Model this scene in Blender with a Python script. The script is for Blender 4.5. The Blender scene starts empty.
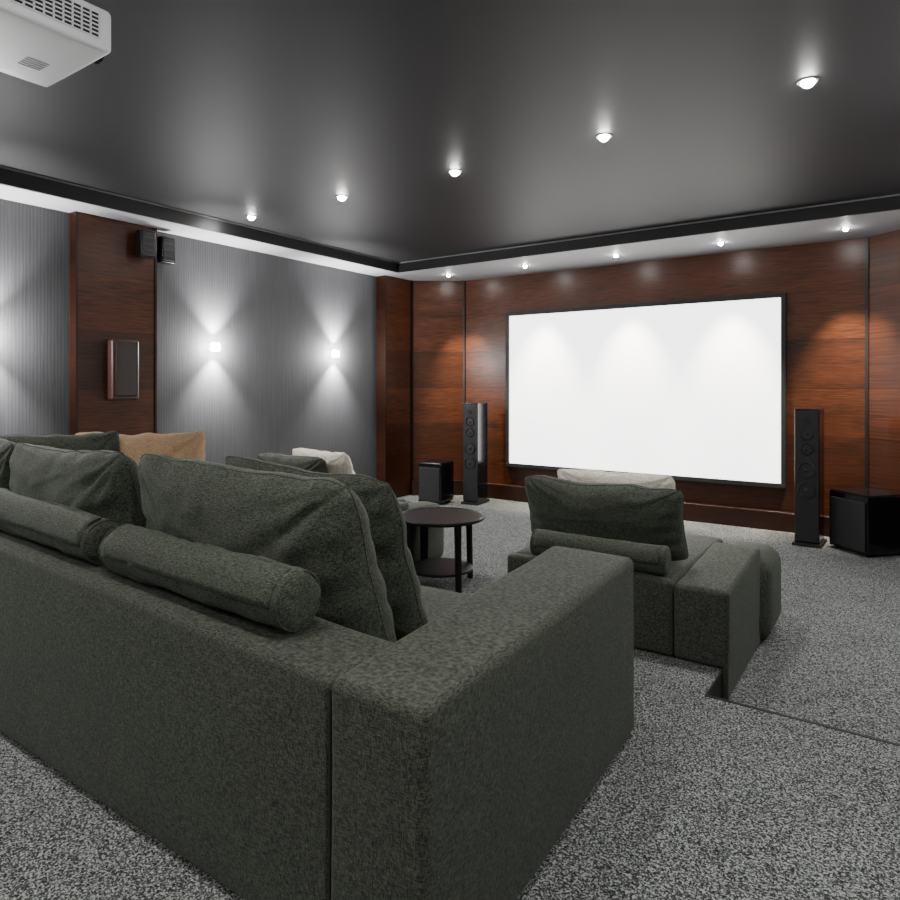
import bpy, bmesh, math, random
from mathutils import Vector, Matrix, noise
random.seed(4)
scene = bpy.context.scene
COL = scene.collection
PI = math.pi

# ------------------------------------------------------------ materials
def new_mat(name):
    m = bpy.data.materials.new(name); m.use_nodes = True
    nt = m.node_tree
    return m, nt, nt.nodes['Principled BSDF']
def N(nt, t, **kw):
    n = nt.nodes.new(t)
    for k, v in kw.items():
        if k in n.inputs: n.inputs[k].default_value = v
        else: setattr(n, k, v)
    return n
def plain(name, col, rough=.5, metal=0, spec=.5, emit=None, es=0, bump=0, bscale=200):
    m, nt, b = new_mat(name)
    b.inputs['Base Color'].default_value = (*col, 1)
    b.inputs['Roughness'].default_value = rough
    b.inputs['Metallic'].default_value = metal
    b.inputs['Specular IOR Level'].default_value = spec
    if emit:
        b.inputs['Emission Color'].default_value = (*emit, 1)
        b.inputs['Emission Strength'].default_value = es
    tc = N(nt, 'ShaderNodeTexCoord')
    no = N(nt, 'ShaderNodeTexNoise', Scale=bscale, Detail=3.0)
    nt.links.new(tc.outputs['Object'], no.inputs['Vector'])
    if bump:
        bu = N(nt, 'ShaderNodeBump', Strength=bump, Distance=.002)
        nt.links.new(no.outputs['Fac'], bu.inputs['Height'])
        nt.links.new(bu.outputs['Normal'], b.inputs['Normal'])
    else:
        mr = N(nt, 'ShaderNodeMapRange')
        mr.inputs['To Min'].default_value = max(0, rough-.03); mr.inputs['To Max'].default_value = min(1, rough+.03)
        nt.links.new(no.outputs['Fac'], mr.inputs['Value'])
        nt.links.new(mr.outputs['Result'], b.inputs['Roughness'])
    return m

def fabric(name, c1, c2, sc=500):
    m, nt, b = new_mat(name)
    tc = N(nt, 'ShaderNodeTexCoord')
    n2 = N(nt, 'ShaderNodeTexNoise', Scale=5.0, Detail=3.0)
    nt.links.new(tc.outputs['Object'], n2.inputs['Vector'])
    outs = []
    for scl in ((1, 1, .14), (.14, .14, 1)):
        mp = N(nt, 'ShaderNodeMapping'); mp.inputs['Scale'].default_value = scl
        n1 = N(nt, 'ShaderNodeTexNoise', Scale=sc, Detail=1.5, Roughness=.6)
        nt.links.new(tc.outputs['Object'], mp.inputs['Vector'])
        nt.links.new(mp.outputs['Vector'], n1.inputs['Vector'])
        outs.append(n1.outputs['Fac'])
    av = N(nt, 'ShaderNodeMath', operation='MULTIPLY'); nt.links.new(outs[0], av.inputs[0]); nt.links.new(outs[1], av.inputs[1])
    a2 = N(nt, 'ShaderNodeMath', operation='MULTIPLY'); nt.links.new(av.outputs[0], a2.inputs[0]); a2.inputs[1].default_value = 2.0
    mx = N(nt, 'ShaderNodeMath', operation='MULTIPLY_ADD')
    nt.links.new(n2.outputs['Fac'], mx.inputs[0]); mx.inputs[1].default_value = .07
    nt.links.new(a2.outputs[0], mx.inputs[2])
    cr = N(nt, 'ShaderNodeValToRGB')
    cr.color_ramp.elements[0].position = .36; cr.color_ramp.elements[0].color = (*c1, 1)
    cr.color_ramp.elements[1].position = .76; cr.color_ramp.elements[1].color = (*c2, 1)
    nt.links.new(mx.outputs[0], cr.inputs['Fac'])
    nt.links.new(cr.outputs['Color'], b.inputs['Base Color'])
    b.inputs['Roughness'].default_value = .8
    b.inputs['Specular IOR Level'].default_value = .3
    b.inputs['Sheen Weight'].default_value = .08
    b.inputs['Sheen Tint'].default_value = (.85, .95, .85, 1)
    bu = N(nt, 'ShaderNodeBump', Strength=.4, Distance=.0015)
    nt.links.new(a2.outputs[0], bu.inputs['Height'])
    nt.links.new(bu.outputs['Normal'], b.inputs['Normal'])
    return m

M_sofa = fabric('sofa_fabric', (.009, .0103, .0078), (.088, .099, .075))
M_pillow = fabric('pillow_fabric', (.010, .0120, .0085), (.094, .109, .080))
M_tan = fabric('tan_fabric', (.33, .20, .11), (.66, .45, .28))
M_cream = fabric('cream_fabric', (.66, .60, .50), (.95, .91, .82), 200)
M_pipe = plain('piping_dark', (.012, .014, .012), .7)

def carpet():
    m, nt, b = new_mat('speckled_carpet')
    tc = N(nt, 'ShaderNodeTexCoord')
    vo = N(nt, 'ShaderNodeTexVoronoi', Scale=215.0)
    n1 = N(nt, 'ShaderNodeTexNoise', Scale=110.0, Detail=3.0, Roughness=.7)
    n2 = N(nt, 'ShaderNodeTexNoise', Scale=3.0, Detail=2.0)
    for n in (vo, n1, n2): nt.links.new(tc.outputs['Object'], n.inputs['Vector'])
    sx = N(nt, 'ShaderNodeSeparateColor'); nt.links.new(vo.outputs['Color'], sx.inputs[0])
    m1 = N(nt, 'ShaderNodeMath', operation='MULTIPLY_ADD'); nt.links.new(sx.outputs[0], m1.inputs[0]); m1.inputs[1].default_value = .5
    nt.links.new(n1.outputs['Fac'], m1.inputs[2])
    mx = N(nt, 'ShaderNodeMath', operation='MULTIPLY_ADD')
    nt.links.new(n2.outputs['Fac'], mx.inputs[0]); mx.inputs[1].default_value = .08
    nt.links.new(m1.outputs[0], mx.inputs[2])
    cr = N(nt, 'ShaderNodeValToRGB')
    e = cr.color_ramp.elements
    e[0].position = .55; e[0].color = (.016, .017, .017, 1)
    e[1].position = 1.04; e[1].color = (.37, .39, .38, 1)
    k = e.new(.80); k.color = (.088, .095, .093, 1)
    nt.links.new(mx.outputs[0], cr.inputs['Fac'])
    nt.links.new(cr.outputs['Color'], b.inputs['Base Color'])
    b.inputs['Roughness'].default_value = .95
    b.inputs['Specular IOR Level'].default_value = .1
    bu = N(nt, 'ShaderNodeBump', Strength=.6, Distance=.004)
    nt.links.new(m1.outputs[0], bu.inputs['Height'])
    nt.links.new(bu.outputs['Normal'], b.inputs['Normal'])
    return m
M_carpet = carpet()

def wood(name, dirx, diry, c1=(.007, .0022, .0011), c2=(.112, .033, .0105), rowh=.525, bw=60, off=0.0):
    m, nt, b = new_mat(name)
    tc = N(nt, 'ShaderNodeTexCoord')
    sp = N(nt, 'ShaderNodeSeparateXYZ')
    nt.links.new(tc.outputs['Object'], sp.inputs[0])
    a1 = N(nt, 'ShaderNodeMath', operation='MULTIPLY'); nt.links.new(sp.outputs['X'], a1.inputs[0]); a1.inputs[1].default_value = dirx
    a2 = N(nt, 'ShaderNodeMath', operation='MULTIPLY_ADD'); nt.links.new(sp.outputs['Y'], a2.inputs[0]); a2.inputs[1].default_value = diry
    nt.links.new(a1.outputs[0], a2.inputs[2])
    cm = N(nt, 'ShaderNodeCombineXYZ')
    nt.links.new(a2.outputs[0], cm.inputs['X']); nt.links.new(sp.outputs['Z'], cm.inputs['Y'])
    ad = N(nt, 'ShaderNodeVectorMath', operation='ADD'); ad.inputs[1].default_value = (20+off, .15, 0)
    nt.links.new(cm.outputs[0], ad.inputs[0])
    mp = N(nt, 'ShaderNodeMapping'); mp.inputs['Scale'].default_value = (5, 85, 1)
    nt.links.new(ad.outputs[0], mp.inputs['Vector'])
    g = N(nt, 'ShaderNodeTexNoise', Scale=1.0, Detail=3.0, Roughness=.55, Distortion=.5)
    nt.links.new(mp.outputs[0], g.inputs['Vector'])
    mp2 = N(nt, 'ShaderNodeMapping'); mp2.inputs['Scale'].default_value = (.6, 6, 1)
    nt.links.new(ad.outputs[0], mp2.inputs['Vector'])
    g2 = N(nt, 'ShaderNodeTexNoise', Scale=1.0, Detail=3.0)
    nt.links.new(mp2.outputs[0], g2.inputs['Vector'])
    br = N(nt, 'ShaderNodeTexBrick', offset=.0)
    br.inputs['Scale'].default_value = 1; br.inputs['Mortar Size'].default_value = .003
    br.inputs['Brick Width'].default_value = bw; br.inputs['Row Height'].default_value = rowh
    br.inputs['Color1'].default_value = (.70, .70, .70, 1); br.inputs['Color2'].default_value = (1.2, 1.2, 1.2, 1)
    br.inputs['Mortar'].default_value = (.2, .2, .2, 1)
    nt.links.new(ad.outputs[0], br.inputs['Vector'])
    s = N(nt, 'ShaderNodeMath', operation='MULTIPLY_ADD'); nt.links.new(g2.outputs['Fac'], s.inputs[0]); s.inputs[1].default_value = .4
    nt.links.new(g.outputs['Fac'], s.inputs[2])
    cr = N(nt, 'ShaderNodeValToRGB')
    cr.color_ramp.elements[0].position = .42; cr.color_ramp.elements[0].color = (*c1, 1)
    cr.color_ramp.elements[1].position = .98; cr.color_ramp.elements[1].color = (*c2, 1)
    nt.links.new(s.outputs[0], cr.inputs['Fac'])
    mu = N(nt, 'ShaderNodeMix', data_type='RGBA', blend_type='MULTIPLY'); mu.inputs['Factor'].default_value = 1
    nt.links.new(cr.outputs['Color'], mu.inputs[6]); nt.links.new(br.outputs['Color'], mu.inputs[7])
    nt.links.new(mu.outputs[2], b.inputs['Base Color'])
    b.inputs['Roughness'].default_value = .34
    b.inputs['Specular IOR Level'].default_value = .35
    bu = N(nt, 'ShaderNodeBump', Strength=.4, Distance=.002)
    nt.links.new(g.outputs['Fac'], bu.inputs['Height'])
    nt.links.new(bu.outputs['Normal'], b.inputs['Normal'])
    return m
M_woodF = wood('mahogany_panel_front', 1, 0)
M_woodS = wood('mahogany_panel_side', 0, 1, off=.7)
M_woodD = wood('mahogany_panel_angled', .8, .6, off=.3)
M_woodBase = wood('mahogany_plinth', 1, 0, (.008, .003, .0015), (.04, .012, .005), 5, 90)

def ribbed():
    m, nt, b = new_mat('ribbed_wallpaper')
    tc = N(nt, 'ShaderNodeTexCoord')
    sp = N(nt, 'ShaderNodeSeparateXYZ'); nt.links.new(tc.outputs['Object'], sp.inputs[0])
    nz = N(nt, 'ShaderNodeTexNoise', Scale=1.0, Detail=3.0)
    mp = N(nt, 'ShaderNodeMapping'); mp.inputs['Scale'].default_value = (1, 45, 2.5)
    nt.links.new(tc.outputs['Object'], mp.inputs['Vector']); nt.links.new(mp.outputs[0], nz.inputs['Vector'])
    w = N(nt, 'ShaderNodeMath', operation='MULTIPLY_ADD'); nt.links.new(sp.outputs['Y'], w.inputs[0]); w.inputs[1].default_value = 2*PI/.028
    w2 = N(nt, 'ShaderNodeMath', operation='MULTIPLY'); nt.links.new(nz.outputs['Fac'], w2.inputs[0]); w2.inputs[1].default_value = 8
    nt.links.new(w2.outputs[0], w.inputs[2])
    sn = N(nt, 'ShaderNodeMath', operation='SINE'); nt.links.new(w.outputs[0], sn.inputs[0])
    mr = N(nt, 'ShaderNodeMapRange'); mr.inputs['From Min'].default_value = -1; mr.inputs['From Max'].default_value = 1
    nt.links.new(sn.outputs[0], mr.inputs['Value'])
    cr = N(nt, 'ShaderNodeValToRGB')
    cr.color_ramp.elements[0].color = (.062, .062, .066, 1); cr.color_ramp.elements[1].color = (.082, .082, .087, 1)
    nt.links.new(mr.outputs[0], cr.inputs['Fac']); nt.links.new(cr.outputs['Color'], b.inputs['Base Color'])
    b.inputs['Roughness'].default_value = .75
    b.inputs['Specular IOR Level'].default_value = .25
    bu = N(nt, 'ShaderNodeBump', Strength=.1, Distance=.003)
    nt.links.new(mr.outputs[0], bu.inputs['Height']); nt.links.new(bu.outputs['Normal'], b.inputs['Normal'])
    return m
M_rib = ribbed()
M_ceil = plain('dark_charcoal_ceiling', (.011, .011, .0125), .55, spec=.22)
M_soffit = plain('soffit_paint', (.27, .27, .28), .6, bump=.05)
M_trimdark = plain('dark_trim', (.006, .006, .0065), .4)
M_lip = plain('grey_metal_lip', (.22, .22, .23), .35, .6)
M_greywall = plain('grey_paint', (.35, .35, .36), .7, bump=.1)
M_black = plain('gloss_black', (.005, .005, .006), .18)
M_blackm = plain('matte_black', (.007, .007, .008), .6)
M_cone = plain('speaker_cone', (.010, .010, .011), .45)
M_chrome = plain('chrome', (.7, .7, .7), .2, 1)
M_white = plain('white_plastic', (.93, .93, .95), .4)
M_bulb = plain('bulb_glow', (1, 1, 1), .5, emit=(1, .98, .95), es=300)
M_sconceglow = plain('sconce_glow', (1, 1, 1), .5, emit=(1, .98, .96), es=260)
M_screen = plain('screen_surface', (.80, .80, .80), .9, spec=.1, emit=(1, 1, 1.0), es=3.6)
M_table = plain('black_lacquer_wood', (.006, .0055, .006), .4, spec=.3)
M_spkbrown = plain('wall_speaker_brown', (.045, .016, .012), .45)
M_spkgrille = plain('wall_speaker_grille', (.032, .019, .017), .5)

# ------------------------------------------------------------ mesh helpers
def root(name, loc=(0, 0, 0), rotz=0):
    e = bpy.data.objects.new(name, None); e.location = loc; e.rotation_euler = (0, 0, rotz)
    e.empty_display_size = .2
    COL.objects.link(e); return e
def obj_from_bm(bm, name, mat, parent=None, smooth=True, loc=(0, 0, 0), rot=(0, 0, 0)):
    bmesh.ops.recalc_face_normals(bm, faces=bm.faces)
    me = bpy.data.meshes.new(name); bm.to_mesh(me); bm.free()
    if smooth:
        for p in me.polygons: p.use_smooth = True
    me.materials.append(mat)
    o = bpy.data.objects.new(name, me); COL.objects.link(o)
    o.location = loc; o.rotation_euler = rot
    if parent: o.parent = parent
    return o
def box(name, x0, x1, y0, y1, z0, z1, mat, parent=None, bev=0.0, seg=3):
    bm = bmesh.new()
    c = ((x0+x1)/2, (y0+y1)/2, (z0+z1)/2)
    bmesh.ops.create_cube(bm, size=1)
    for v in bm.verts:
        v.co = Vector((v.co.x*(x1-x0), v.co.y*(y1-y0), v.co.z*(z1-z0)))
    if bev: bmesh.ops.bevel(bm, geom=bm.edges[:], offset=bev, segments=seg, affect='EDGES', profile=.5)
    for v in bm.verts: v.co += Vector(c)
    o = obj_from_bm(bm, name, mat, parent, smooth=bool(bev))
    if bev:
        w = o.modifiers.new('wn', 'WEIGHTED_NORMAL'); w.keep_sharp = True
    return o
def soft_box(name, x0, x1, y0, y1, z0, z1, mat, parent=None, r=.03, bulge=(0, 0, 0), wr=.003, warp=None, cell=.06, seed=0):
    """rounded, upholstered block with subtle bulge and wrinkles"""
    lo = Vector((x0, y0, z0)); hi = Vector((x1, y1, z1))
    def lines(a, b):
        L = [a + r - r*math.tan(PI/4*(4-k)/4) for k in range(4)]
        n = max(2, int((b-a-2*r)/cell))
        L += [a+r+(b-a-2*r)*k/n for k in range(n+1)]
        L += [b - r + r*math.tan(PI/4*k/4) for k in range(1, 5)]
        return L
    ax = [lines(lo[i], hi[i]) for i in range(3)]
    bm = bmesh.new()
    c = (lo+hi)/2; hs = (hi-lo)/2
    def place(p):
        q = Vector([min(max(p[i], lo[i]+r), hi[i]-r) for i in range(3)])
        d = p-q
        if d.length > 1e-9: q = q + d.normalized()*r
        t = [(q[i]-c[i])/hs[i] for i in range(3)]
        for i in range(3):
            if bulge[i]:
                j, k = (i+1) % 3, (i+2) % 3
                q[i] += t[i]*bulge[i]*max(0, 1-t[j]**2)*max(0, 1-t[k]**2)**.5
        nn = noise.noise(q*3.1+Vector((seed, 0, 0)))*wr*1.5 + noise.noise(q*9+Vector((seed, 3, 0)))*wr*.6
        dd = Vector(t)
        if dd.length > 0: q += dd.normalized()*nn
        if warp: q = Vector(warp(q.x, q.y, q.z))
        return q
    for i in range(3):
        j, k = (i+1) % 3, (i+2) % 3
        for s in (lo[i], hi[i]):
            g = []
            for a in ax[j]:
                row = []
                for b in ax[k]:
                    p = Vector((0, 0, 0)); p[i] = s; p[j] = a; p[k] = b
                    row.append(bm.verts.new(place(p)))
                g.append(row)
            for a in range(len(g)-1):
                for b in range(len(g[0])-1):
                    bm.faces.new((g[a][b], g[a+1][b], g[a+1][b+1], g[a][b+1]))
    bmesh.ops.remove_doubles(bm, verts=bm.verts, dist=1e-5)
    return obj_from_bm(bm, name, mat, parent)
def tube(bm, pts, r, closed=True, seg=6):
    n = len(pts); rings = []
    for i, p in enumerate(pts):
        a = pts[(i-1) % n] if (closed or i > 0) else p
        b = pts[(i+1) % n] if (closed or i < n-1) else p
        t = (b-a).normalized() if (b-a).length > 1e-9 else Vector((1, 0, 0))
        u = t.cross(Vector((0, 1, 0.01)))
        if u.length < 1e-4: u = t.cross(Vector((1, 0, 0)))
        u.normalize(); v = t.cross(u)
        rings.append([bm.verts.new(p+(u*math.cos(2*PI*k/seg)+v*math.sin(2*PI*k/seg))*r) for k in range(seg)])
    for i in range(n if closed else n-1):
        A, B = rings[i], rings[(i+1) % n]
        for k in range(seg):
            bm.faces.new((A[k], A[(k+1) % seg], B[(k+1) % seg], B[k]))
def revolve(name, prof, mat, parent=None, axis='Z', seg=40, loc=(0, 0, 0), rot=(0, 0, 0), wr=0, seed=0):
    bm = bmesh.new(); rings = []
    for (h, r) in prof:
        ring = []
        for k in range(seg):
            a = 2*PI*k/seg
            rr = r
            if wr:
                rr += min(1, r*20)*(wr*noise.noise(Vector((h*7, math.cos(a)*1.6, math.sin(a)*1.6+seed)))
                                    + wr*.5*noise.noise(Vector((h*26, math.cos(a)*2.2, math.sin(a)*2.2+seed))))
            c, s = math.cos(a)*rr, math.sin(a)*rr
            ring.append(bm.verts.new((c, s, h) if axis == 'Z' else ((h, c, s) if axis == 'X' else (c, h, s))))
        rings.append(ring)
    for i in range(len(rings)-1):
        for k in range(seg):
            bm.faces.new((rings[i][k], rings[i][(k+1) % seg], rings[i+1][(k+1) % seg], rings[i+1][k]))
    for ring in (rings[0], rings[-1]):
        bm.faces.new(ring)
    o = obj_from_bm(bm, name, mat, parent, loc=loc, rot=rot)
    w = o.modifiers.new('es', 'EDGE_SPLIT'); w.split_angle = math.radians(50)
    return o
def pillow(name, w, h, t, loc, rot, mat, seed=0, sag=.02, pipe=True):
    bm = bmesh.new(); n = 56
    S = Vector((seed*3.3, seed*1.7, 0))
    def shape(a, b, side):
        prof = (max(0, 1-abs(a)**3.4)*max(0, 1-abs(b)**2.8))**.5
        mxab = max(abs(a), abs(b)); p = 10
        rf = 1.0 if mxab < 1e-6 else mxab/((abs(a)**p+abs(b)**p)**(1/p))
        x = w/2*a*rf*(1-.05*(1-b*b)); z = h/2*b*rf*(1-.03*(1-a*a))
        z -= sag*h*(1-a*a)*(b+1)/2*(1.0+1.2*noise.noise(Vector((a*1.3, seed, 0))))
        z += .022*h*(b+1)/2*noise.noise(Vector((a*4, seed*2.1, 0)))
        y = side*t/2*prof*(1-.14*b)
        rr = 0
        for ca, cb in ((-1, 1), (1, 1), (-1, -1), (1, -1)):
            da, db = a-ca, b-cb
            dist = math.hypot(da, db)
            rr += math.sin(math.atan2(db, da)*15+seed*1.3+ca)*math.exp(-dist*2.4)*min(1, dist*4)
        q = Vector((a*w, b*h, side*2))+S
        fold = 1-abs(noise.noise(Vector((q.x*1.6+q.z, q.y*4, q.z))))*3.4
        y += side*prof*t*(.065*rr + .05*noise.noise(q*1.9)+.02*noise.noise(q*6)+.024*max(0, fold)
                          + .05*math.sin(b*18+a*3+seed)*max(0, abs(a)-.62)*2)
        x += .012*noise.noise(Vector((b*3, seed, 1)))
        return Vector((x, y, z))
    f = lambda k: math.sin((k/n*2-1)*PI/2)*.55+(k/n*2-1)*.45
    for side in (-1, 1):
        g = [[bm.verts.new(shape(f(i), f(j), side)) for j in range(n+1)] for i in range(n+1)]
        for i in range(n):
            for j in range(n):
                bm.faces.new((g[i][j], g[i+1][j], g[i+1][j+1], g[i][j+1]))
    bmesh.ops.remove_doubles(bm, verts=bm.verts, dist=1e-5)
    o = obj_from_bm(bm, name, mat, None, loc=loc, rot=rot)
    if pipe:
        bp = bmesh.new()
        L = [shape(f(i), -1, 1) for i in range(n)]+[shape(1, f(j), 1) for j in range(n)] + \
            [shape(f(n-i), 1, 1) for i in range(n)]+[shape(-1, f(n-j), 1) for j in range(n)]
        tube(bp, L, .0025)
        obj_from_bm(bp, 'piping', mat, o)
    return o
def bolster(name, x0, x1, y, z, r, mat, seed=0, tilt=0):
    L = x1-x0; e = root(name, ((x0+x1)/2, y, z)); e.rotation_euler = (0, tilt, 0)
    prof = [(-L/2, .001), (-L/2-.006, r*.3), (-L/2-.004, r*.7), (-L/2+.004, r*.93), (-L/2+.014, r*1.0), (-L/2+.020, r*.975), (-L/2+.028, r)]
    k = 50
    body = [(-L/2+.03+(L-.06)*i/k, r*(1+.02*math.sin(i*.25))) for i in range(k+1)]
    prof = prof+body+[(-a, b) for a, b in reversed(prof)]
    revolve('roll', prof, mat, e, 'X', 40, wr=.009, seed=seed)
    for s in (-1, 1):
        bp = bmesh.new()
        tube(bp, [Vector((s*(L/2-.006), math.cos(a)*r*.98, math.sin(a)*r*.98)) for a in [2*PI*q/32 for q in range(32)]], .003)
        obj_from_bm(bp, 'end_piping', mat, e)
    bm = bmesh.new(); g = []
    for i in range(31):
        h = -L/2+.03+(L-.06)*i/30; row = []
        for kk in range(9):
            a = math.radians(95+kk*11)
            rr = r*1.035+.002+.003*noise.noise(Vector((h*9, kk*.4, seed)))
            row.append(bm.verts.new((h, math.cos(a)*rr, math.sin(a)*rr)))
        g.append(row)
    for i in range(30):
        for kk in range(8): bm.faces.new((g[i][kk], g[i+1][kk], g[i+1][kk+1], g[i][kk+1]))
    o = obj_from_bm(bm, 'flap', mat, e)
    s_ = o.modifiers.new('sol', 'SOLIDIFY'); s_.thickness = .004
    return e
def lamp(kind, name, loc, energy, color=(1, .97, .92), parent=None, size=None, blend=.6, rad=.04, rot=(0, 0, 0)):
    l = bpy.data.lights.new(name, kind); l.energy = energy; l.color = color
    l.shadow_soft_size = rad
    if kind == 'SPOT': l.spot_size = math.radians(size); l.spot_blend = blend
    o = bpy.data.objects.new(name, l); COL.objects.link(o); o.location = loc; o.rotation_euler = rot
    if parent: o.parent = parent
    return o

# ------------------------------------------------------------ room
XL, XR, YF, YB = -6.15, .45, 8.11, -2.6
ZF, ZS, ZC = -.15, 3.0, 3.125
box('floor', XL-.1, XR+.1, YB-.1, YF+.1, ZF-.1, ZF, M_carpet)
def poly_prism(name, pts, z0, z1, mat, parent=None):
    bm = bmesh.new()
    A = [bm.verts.new((x, y, z0)) for x, y in pts]; B = [bm.verts.new((x, y, z1)) for x, y in pts]
    n = len(pts)
    bm.faces.new(A); bm.faces.new(B)
    for i in range(n): bm.faces.new((A[i], A[(i+1) % n], B[(i+1) % n], B[i]))
    return obj_from_bm(bm, name, mat, parent, smooth=False)
poly_prism('floor_platform', [(XL, YB), (XR, YB), (XR, 3.21), (-.77, 3.21), (-.77, 3.62), (XL, 3.62)], ZF, 0, M_carpet)
tr = root('trim_step')
box('nosing_front', -.77, XR, 3.205, 3.222, -.012, .003, M_blackm, tr)
box('riser_front', -.77, XR, 3.21, 3.216, ZF, -.012, M_blackm, tr)
box('riser_side', -.772, -.764, 3.21, 3.62, ZF, .003, M_blackm, tr)

box('wall_left', XL-.1, XL, YB-.1, YF+.1, ZF, 3.3, M_rib)
box('wall_right', XR, XR+.1, YB-.1, YF+.1, ZF, 3.3, M_rib)
box('wall_back', XL, XR, YB-.1, YB, ZF, 3.3, M_greywall)
box('wall_front', XL, XR, YF, YF+.1, ZF, 3.3, M_woodF)
poly_prism('wall_front_left', [(-5.35, YF), (-5.98, 7.65), (-6.15, 7.65), (-6.15, YF)], ZF, ZS, M_woodD)
poly_prism('wall_front_right', [(-.33, YF), (.30, 7.65), (.45, 7.65), (.45, YF)], ZF, ZS, M_woodD)
def pil(name, x0, x1, y0, y1):
    e = root(name, (0, 0, 0))
    box('panel', x0, x1, y0+.02, y1-.02, ZF, ZS, M_woodS, e)
    a, b = (x0, x1+.012) if x1 < -3 else (x0-.012, x1)
    box('edge_near', a, b, y0, y0+.02, ZF, ZS, M_woodBase, e)
    box('edge_far', a, b, y1-.02, y1, ZF, ZS, M_woodBase, e)
    return e
pil('wall_left_pilaster_rear', XL, -6.05, 2.9, 3.67)
pil('wall_left_pilaster_front', XL, -5.99, 7.05, 7.65)
pil('wall_right_pilaster_rear', .35, XR, 2.9, 3.67)
pil('wall_right_pilaster_front', .30, XR, 7.05, 7.65)
tv = root('trim_vertical')
for x, y in ((-5.35, YF-.012), (-.33, YF-.012), (-5.975, 7.655)):
    box('joint', x-.014, x+.014, y-.012, y+.012, ZF, ZS, M_trimdark, tv)
bb = root('baseboard_front')
box('plinth', -5.33, -.35, YF-.09, YF, ZF, .06, M_woodBase, bb, .008)
for (xa, ya), (xb, yb) in (((-5.35, YF), (-5.98, 7.65)), ((-.33, YF), (.30, 7.65))):
    dx, dy = xb-xa, yb-ya; L = math.hypot(dx, dy); nx, ny = (-dy/L, dx/L)
    if ny > 0: nx, ny = -nx, -ny
    poly_prism('plinth_angled', [(xa, ya), (xb, yb), (xb+nx*.08, yb+ny*.08), (xa+nx*.08, ya+ny*.08)], ZF, .06, M_woodBase, bb)

box('ceiling', XL-.1, XR+.1, YB-.1, YF+.1, ZC, ZC+.1, M_ceil)
ti = root('ceiling_soffit')
IX0, IX1, IY0, IY1 = -5.70, .12, -2.1, 6.98
box('soffit_left', XL, IX0, YB, YF, ZS, ZC, M_soffit, ti)
box('soffit_right', IX1, XR, YB, YF, ZS, ZC, M_soffit, ti)
box('soffit_front', IX0, IX1, IY1, YF, ZS, ZC, M_soffit, ti)
box('soffit_back', IX0, IX1, YB, IY0, ZS, ZC, M_soffit, ti)
tt = root('trim_ceiling_tray')
box('tray_left', IX0, IX0+.03, IY0, IY1, ZS-.004, ZC, M_trimdark, tt)
box('tray_right', IX1-.03, IX1, IY0, IY1, ZS-.004, ZC, M_trimdark, tt)
box('tray_front', IX0+.03, IX1-.03, IY1-.03, IY1, ZS-.004, ZC, M_trimdark, tt)
box('tray_back', IX0+.03, IX1-.03, IY0, IY0+.03, ZS-.004, ZC, M_trimdark, tt)
box('lip_front', IX0+.04, IX1-.04, IY1-.042, IY1-.03, ZC-.012, ZC, M_lip, tt)
box('lip_left', IX0+.03, IX0+.042, IY0+.03, IY1-.03, ZC-.012, ZC, M_lip, tt)

# ------------------------------------------------------------ lights
def downlight(x, y, z, energy, r=.045, angle=120, rad=.03, blend=.6, tilt=0, color=(1, .97, .92)):
    e = root('recessed_downlight', (x, y, z))
    prof = [(-.002, r*1.3), (-.006, r*1.28), (-.008, r*1.05), (-.004, r), (0, r), (0, r*1.3)]
    bm = bmesh.new(); seg = 28; rings = []
    for h, q in prof:
        rings.append([bm.verts.new((math.cos(2*PI*k/seg)*q, math.sin(2*PI*k/seg)*q, h)) for k in range(seg)])
    for i in range(len(rings)-1):
        for k in range(seg): bm.faces.new((rings[i][k], rings[i][(k+1) % seg], rings[i+1][(k+1) % seg], rings[i+1][k]))
    obj_from_bm(bm, 'bezel', M_chrome, e)
    revolve('bulb', [(-.004, r*.85), (-.014, r*.8), (-.026, r*.6), (-.032, r*.35), (-.034, .001)], M_bulb, e, seg=24)
    lamp('SPOT', 'beam', (0, 0, -.06), energy, parent=e, size=angle, rad=rad, blend=blend, rot=(tilt, 0, 0), color=color)
XS = [-5.32, -4.10, -2.89, -1.66, -.44]
XS2 = [-5.22, -4.02, -2.81, -1.64, -.48]
for x, y in zip(XS, (4.23, 4.24, 4.24, 4.21, 4.09)): downlight(x, y, ZC, 68, r=.042, angle=92, blend=.9)
for x in XS2: downlight(x, 7.5, ZS, 760, r=.030, angle=50, blend=.9, tilt=math.radians(17), color=(1, .88, .74))
for y in (.7, -1.3):  # unseen rear rows, added as fill light for the sofa back and foreground
    for x in XS: downlight(x, y, ZC, 80, angle=110, blend=.9)

def sconce(side, y, z=1.87, k=1.0):
    x = XL if side < 0 else XR; s = 1 if side < 0 else -1
    e = root('wall_sconce', (x, y, z))
    box('backplate', min(0, s*.012), max(0, s*.012), -.04, .04, -.04, .04, M_white, e, .003)
    box('glass_block', min(s*.012, s*.075), max(s*.012, s*.075), -.045, .045, -.045, .045, M_sconceglow, e, .02)
    lamp('SPOT', 'up_beam', (s*.085, 0, .05), 380*k, parent=e, size=92, rad=.012, rot=(PI, 0, 0), blend=1, color=(1, .98, .97))
    lamp('SPOT', 'down_beam', (s*.085, 0, -.05), 380*k, parent=e, size=92, rad=.012, blend=1, color=(1, .98, .97))
    lamp('POINT', 'glow', (s*.125, 0, 0), 62*k, parent=e, rad=.03, color=(1, .98, .97))
for y in (.4, 2.2, 4.38, 6.2): sconce(-1, y)
for y in (.4, 2.2, 4.38, 6.2): sconce(1, y, k=.10)

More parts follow.
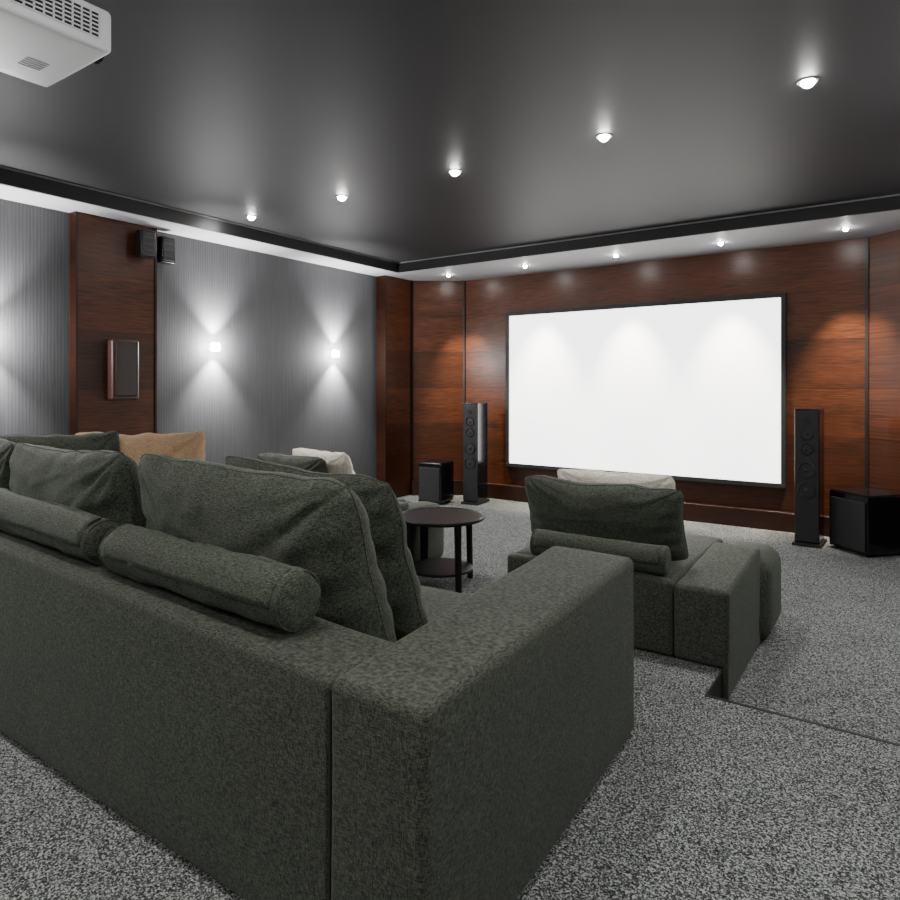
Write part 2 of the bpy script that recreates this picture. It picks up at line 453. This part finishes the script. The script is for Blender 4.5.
# ------------------------------------------------------------ projection screen
ps = root('projection_screen', (-2.85, YF, 1.40))
W, H, fr = 3.54, 2.16, .05
box('panel', -W/2+fr, W/2-fr, -.045, -.02, -H/2+fr, H/2-fr, M_screen, ps)
box('frame_top', -W/2, W/2, -.07, 0, H/2-fr, H/2, M_blackm, ps, .004)
box('frame_bottom', -W/2, W/2, -.07, 0, -H/2, -H/2+fr, M_blackm, ps, .004)
box('frame_left', -W/2, -W/2+fr, -.07, 0, -H/2+fr, H/2-fr, M_blackm, ps, .004)
box('frame_right', W/2-fr, W/2, -.07, 0, -H/2+fr, H/2-fr, M_blackm, ps, .004)

# ------------------------------------------------------------ speakers
def driver(parent, x, y, z, r):
    revolve('surround', [(0, r), (-.006, r*1.0), (-.010, r*.92), (-.004, r*.82), (.0, r*.8)], M_cone, parent, 'Y', 28, loc=(x, y, z))
    revolve('cone', [(-.003, r*.8), (.004, r*.45), (-.004, r*.28), (-.012, r*.12), (-.014, .001)], M_cone, parent, 'Y', 28, loc=(x, y, z))
def tower(x, y, rz=0):
    e = root('tower_speaker', (x, y, ZF), rz)
    box('plinth', -.13, .13, -.19, .19, 0, .03, M_blackm, e, .004)
    box('cabinet', -.11, .11, -.16, .16, .03, 1.37, M_black, e, .008)
    box('baffle', -.105, .105, -.172, -.16, .05, 1.35, M_blackm, e, .004)
    for z, r in ((1.25, .022), (1.12, .06), (.97, .06), (.76, .08), (.56, .08)): driver(e, 0, -.174, z, r)
tower(-4.85, 7.62, .12); tower(-.80, 7.58, -.05)
def sub(x, y, w, d, h, rz):
    e = root('subwoofer', (x, y, ZF), rz)
    for a in (-1, 1):
        for b in (-1, 1):
            revolve('foot', [(0, .02), (.025, .024)], M_blackm, e, 'Z', 16, loc=(a*(w/2-.05), b*(d/2-.05), 0))
    box('cabinet', -w/2, w/2, -d/2, d/2, .025, h, M_black, e, .012)
    box('top_plate', -w/2+.01, w/2-.01, -d/2+.01, d/2-.01, h, h+.008, M_black, e, .003)
    box('grille', -w/2+.02, w/2-.02, -d/2-.016, -d/2, .05, h-.06, M_blackm, e, .006)
sub(-5.30, 7.32, .36, .36, .56, .1)
sub(-.30, 7.54, .47, .45, .57, -.76)
ws = root('wall_speaker', (-6.05, 3.31, 1.60))
box('cabinet', 0, .10, -.13, .13, -.28, .28, M_spkbrown, ws, .02)
box('grille', .10, .112, -.10, .10, -.245, .245, M_spkgrille, ws, .012)
box('bracket', -.0, .02, -.05, .05, -.05, .05, M_blackm, ws)
for yy, xx in ((3.50, -6.03), (3.77, -6.13)):
    e = root('satellite_speaker', (xx, yy, 2.80))
    box('cabinet', 0.02, .13, -.075, .075, -.13, .13, M_black, e, .012)
    box('grille', .13, .138, -.06, .06, -.11, .11, M_blackm, e, .004)
    for s in (-1, 0, 1): box('slat', .138, .142, -.05, .05, s*.06-.004, s*.06+.004, M_cone, e)
    box('bracket', -.015, .02, -.03, .03, -.03, .03, M_chrome, e)

# ------------------------------------------------------------ projector
pj = root('ceiling_projector', (-2.775, 1.02, 2.81))
soft_box('body', -.265, .265, -.32, .325, -.082, .082, M_white, pj, r=.022, wr=0, bulge=(0, 0, .004))
box('grille_recess', .263, .267, -.25, .27, -.045, .05, M_blackm, pj)
for i in range(7): box('grille_bar', .266, .271, -.25, .27, -.045+i*.0158-.0025, -.045+i*.0158+.0025, M_white, pj)
for i in range(17): box('grille_post', .266, .271, -.25+i*.0325-.003, -.25+i*.0325+.003, -.045, .05, M_white, pj)
revolve('lens_ring', [(0, .06), (.03, .06), (.035, .052), (.01, .045), (.008, .001)], M_black, pj, 'Y', 32, loc=(.1, .325, 0))
for i in range(5): box('vent_slot', -.10+i*.02, -.098+i*.02, .14, .22, -.0875, -.084, M_lip, pj)
revolve('mount_pole', [(.07, .022), (.31, .022)], M_white, pj, 'Z', 24)
revolve('ceiling_flange', [(.295, .07), (.315, .08)], M_white, pj, 'Z', 28)
box('mount_plate', -.1, .1, -.1, .1, .082, .092, M_white, pj, .003)

# ------------------------------------------------------------ main sectional sofa
sf = root('sectional_sofa', (0, 0, 0))
def backwarp(x, y, z):
    zt = .722+.036*min(2.2, max(0, -1.14-x))
    return (x, y, z*zt/.75)
soft_box('backrest', -4.60, -1.166, 1.17, 1.46, .015, .75, M_sofa, sf, r=.028, bulge=(0, .012, .006), warp=backwarp, seed=1)
def armwarp(x, y, z):
    s = (x+1.160)/(-.862+1.160); t = (y-1.15)/1.55
    return (x-t*(.15*(1-s)+.065*s), y, z)
soft_box('arm_right', -1.160, -.862, 1.15, 2.70, .015, .737, M_sofa, sf, r=.026, bulge=(.008, .004, .004), warp=armwarp, seed=2)
soft_box('arm_left', -4.60, -4.26, 1.465, 2.70, .015, .735, M_sofa, sf, r=.035, bulge=(.01, .008, .006), seed=3)
box('base', -4.26, -1.24, 1.44, 2.62, .03, .29, M_sofa, sf, .02)
for i in range(3):
    a = -4.25+i*1.0
    soft_box('seat_cushion', a, a+.99, 1.45, 2.66, .28, .45, M_sofa, sf, r=.045, bulge=(0, 0, .02), seed=5+i)
bm = bmesh.new()
tube(bm, [Vector((-1.163, 1.161, z)) for z in [.03+.67*k/12 for k in range(13)]], .004, closed=False)
obj_from_bm(bm, 'seam', M_pipe, sf)

D = math.radians
pillow('throw_pillow', 1.24, .74, .34, (-1.98, 1.59, .825), (D(19), D(1), D(-1)), M_pillow, 1, sag=.015)
pillow('throw_pillow', 1.16, .74, .34, (-3.19, 1.58, .825), (D(16), D(-1), D(-2)), M_pillow, 2, sag=.03)
pillow('throw_pillow', .50, .70, .26, (-4.02, 1.62, .83), (D(14), 0, D(-8)), M_pillow, 3)
pillow('throw_pillow', 1.0, .74, .24, (-1.95, 1.89, .80), (D(20), D(2), D(-2)), M_pillow, 4)
pillow('throw_pillow', .66, .70, .26, (-4.10, 1.88, .84), (D(-14), 0, D(66)), M_pillow, 5)
pillow('throw_pillow', .80, .70, .28, (-3.98, 2.30, .825), (D(-16), 0, D(55)), M_tan, 6)
bolster('bolster_pillow', -2.37, -1.42, 1.30, .845, .085, M_pillow, 1, tilt=.02)
bolster('bolster_pillow', -3.52, -2.47, 1.30, .878, .085, M_pillow, 2, tilt=.03)

# ------------------------------------------------------------ front row lounges
def lounge(name, x0, x1):
    e = root(name)
    xm = (x0+x1)/2+.147
    soft_box('rear_base_left', x0, xm-.002, 3.54, 3.625, .008, .41, M_sofa, e, r=.022, bulge=(0, .006, 0), seed=11)
    soft_box('rear_base_right', xm+.002, x1-.284, 3.54, 3.625, .008, .41, M_sofa, e, r=.022, bulge=(0, .006, 0), seed=12)
    box('base', x0+.02, x1-.05, 3.625, 4.72, ZF+.01, .20, M_sofa, e, .02)
    soft_box('seat', x0, x1-.284, 3.60, 4.78, .19, .410, M_sofa, e, r=.035, bulge=(0, 0, .014), seed=13)
    def wp(x, y, z):
        return (x, y, z + (.05*(y-3.54)/.9 if z > .2 else 0))
    soft_box('arm', x1-.28, x1, 3.54, 4.45, .008, .40, M_sofa, e, r=.026, bulge=(0, .006, .008), warp=wp, seed=14)
    box('arm_skirt', x1-.03, x1-.002, 3.542, 4.45, ZF+.01, .10, M_sofa, e, .006)
    soft_box('seat_front', x1-.27, x1+.05, 4.40, 4.94, ZF+.02, .37, M_sofa, e, r=.09, bulge=(.015, .015, .025), seed=16)
    soft_box('front_roll', x0, x1-.27, 4.72, 4.94, ZF+.02, .37, M_sofa, e, r=.08, seed=17)
    return e
lounge('lounge_sofa', -2.03, -.735)
lounge('lounge_sofa', -5.0, -3.50)
pillow('throw_pillow', 1.02, .48, .32, (-1.53, 3.85, .655), (D(20), D(1), D(2)), M_pillow, 8, sag=.05)
pillow('throw_pillow', .80, .44, .20, (-1.52, 4.08, .71), (D(22), D(-1), D(-2)), M_cream, 9, sag=.02)
bolster('bolster_pillow', -1.88, -1.07, 3.64, .488, .078, M_pillow, 4)
pillow('throw_pillow', .80, .46, .26, (-4.26, 3.84, .66), (D(20), 0, D(3)), M_pillow, 10)
pillow('throw_pillow', .74, .46, .20, (-4.14, 4.08, .69), (D(22), 0, D(-4)), M_cream, 12)
bolster('bolster_pillow', -4.64, -3.84, 3.64, .498, .082, M_pillow, 5)

# ------------------------------------------------------------ round side table
tb = root('round_side_table', (-3.10, 4.34, ZF))
revolve('top', [(.525, .32), (.525, .345), (.532, .357), (.545, .36), (.555, .355), (.557, .33), (.551, .325), (.551, .001)], M_table, tb, seg=56)
revolve('shelf', [(.12, .25), (.12, .262), (.138, .262), (.14, .25), (.14, .001)], M_table, tb, seg=48)
for k in range(4):
    a = PI/4+k*PI/2+.35
    ca, sa = math.cos(a), math.sin(a)
    bm = bmesh.new()
    bmesh.ops.create_cube(bm, size=1)
    for v in bm.verts:
        t = v.co.z+.5
        rr = .285-.012*t + v.co.x*.035
        tt_ = v.co.y*(.05 if t > .5 else .04)
        v.co = Vector((ca*rr-sa*tt_, sa*rr+ca*tt_, t*.53))
    bmesh.ops.bevel(bm, geom=bm.edges[:], offset=.004, segments=2, affect='EDGES')
    obj_from_bm(bm, 'leg_%d' % (k+1), M_table, tb, smooth=False)

# ------------------------------------------------------------ world + camera
w = bpy.data.worlds.new('World'); scene.world = w; w.use_nodes = True
w.node_tree.nodes['Background'].inputs[0].default_value = (.02, .02, .022, 1)
cd = bpy.data.cameras.new('camera'); cd.sensor_width = 36; cd.lens = 26.3; cd.shift_y = -.0711
cd.clip_start = .05
cam = bpy.data.objects.new('camera', cd); COL.objects.link(cam)
cam.location = (0, 0, 1.45); cam.rotation_euler = (PI/2, 0, math.radians(34.7))
scene.camera = cam
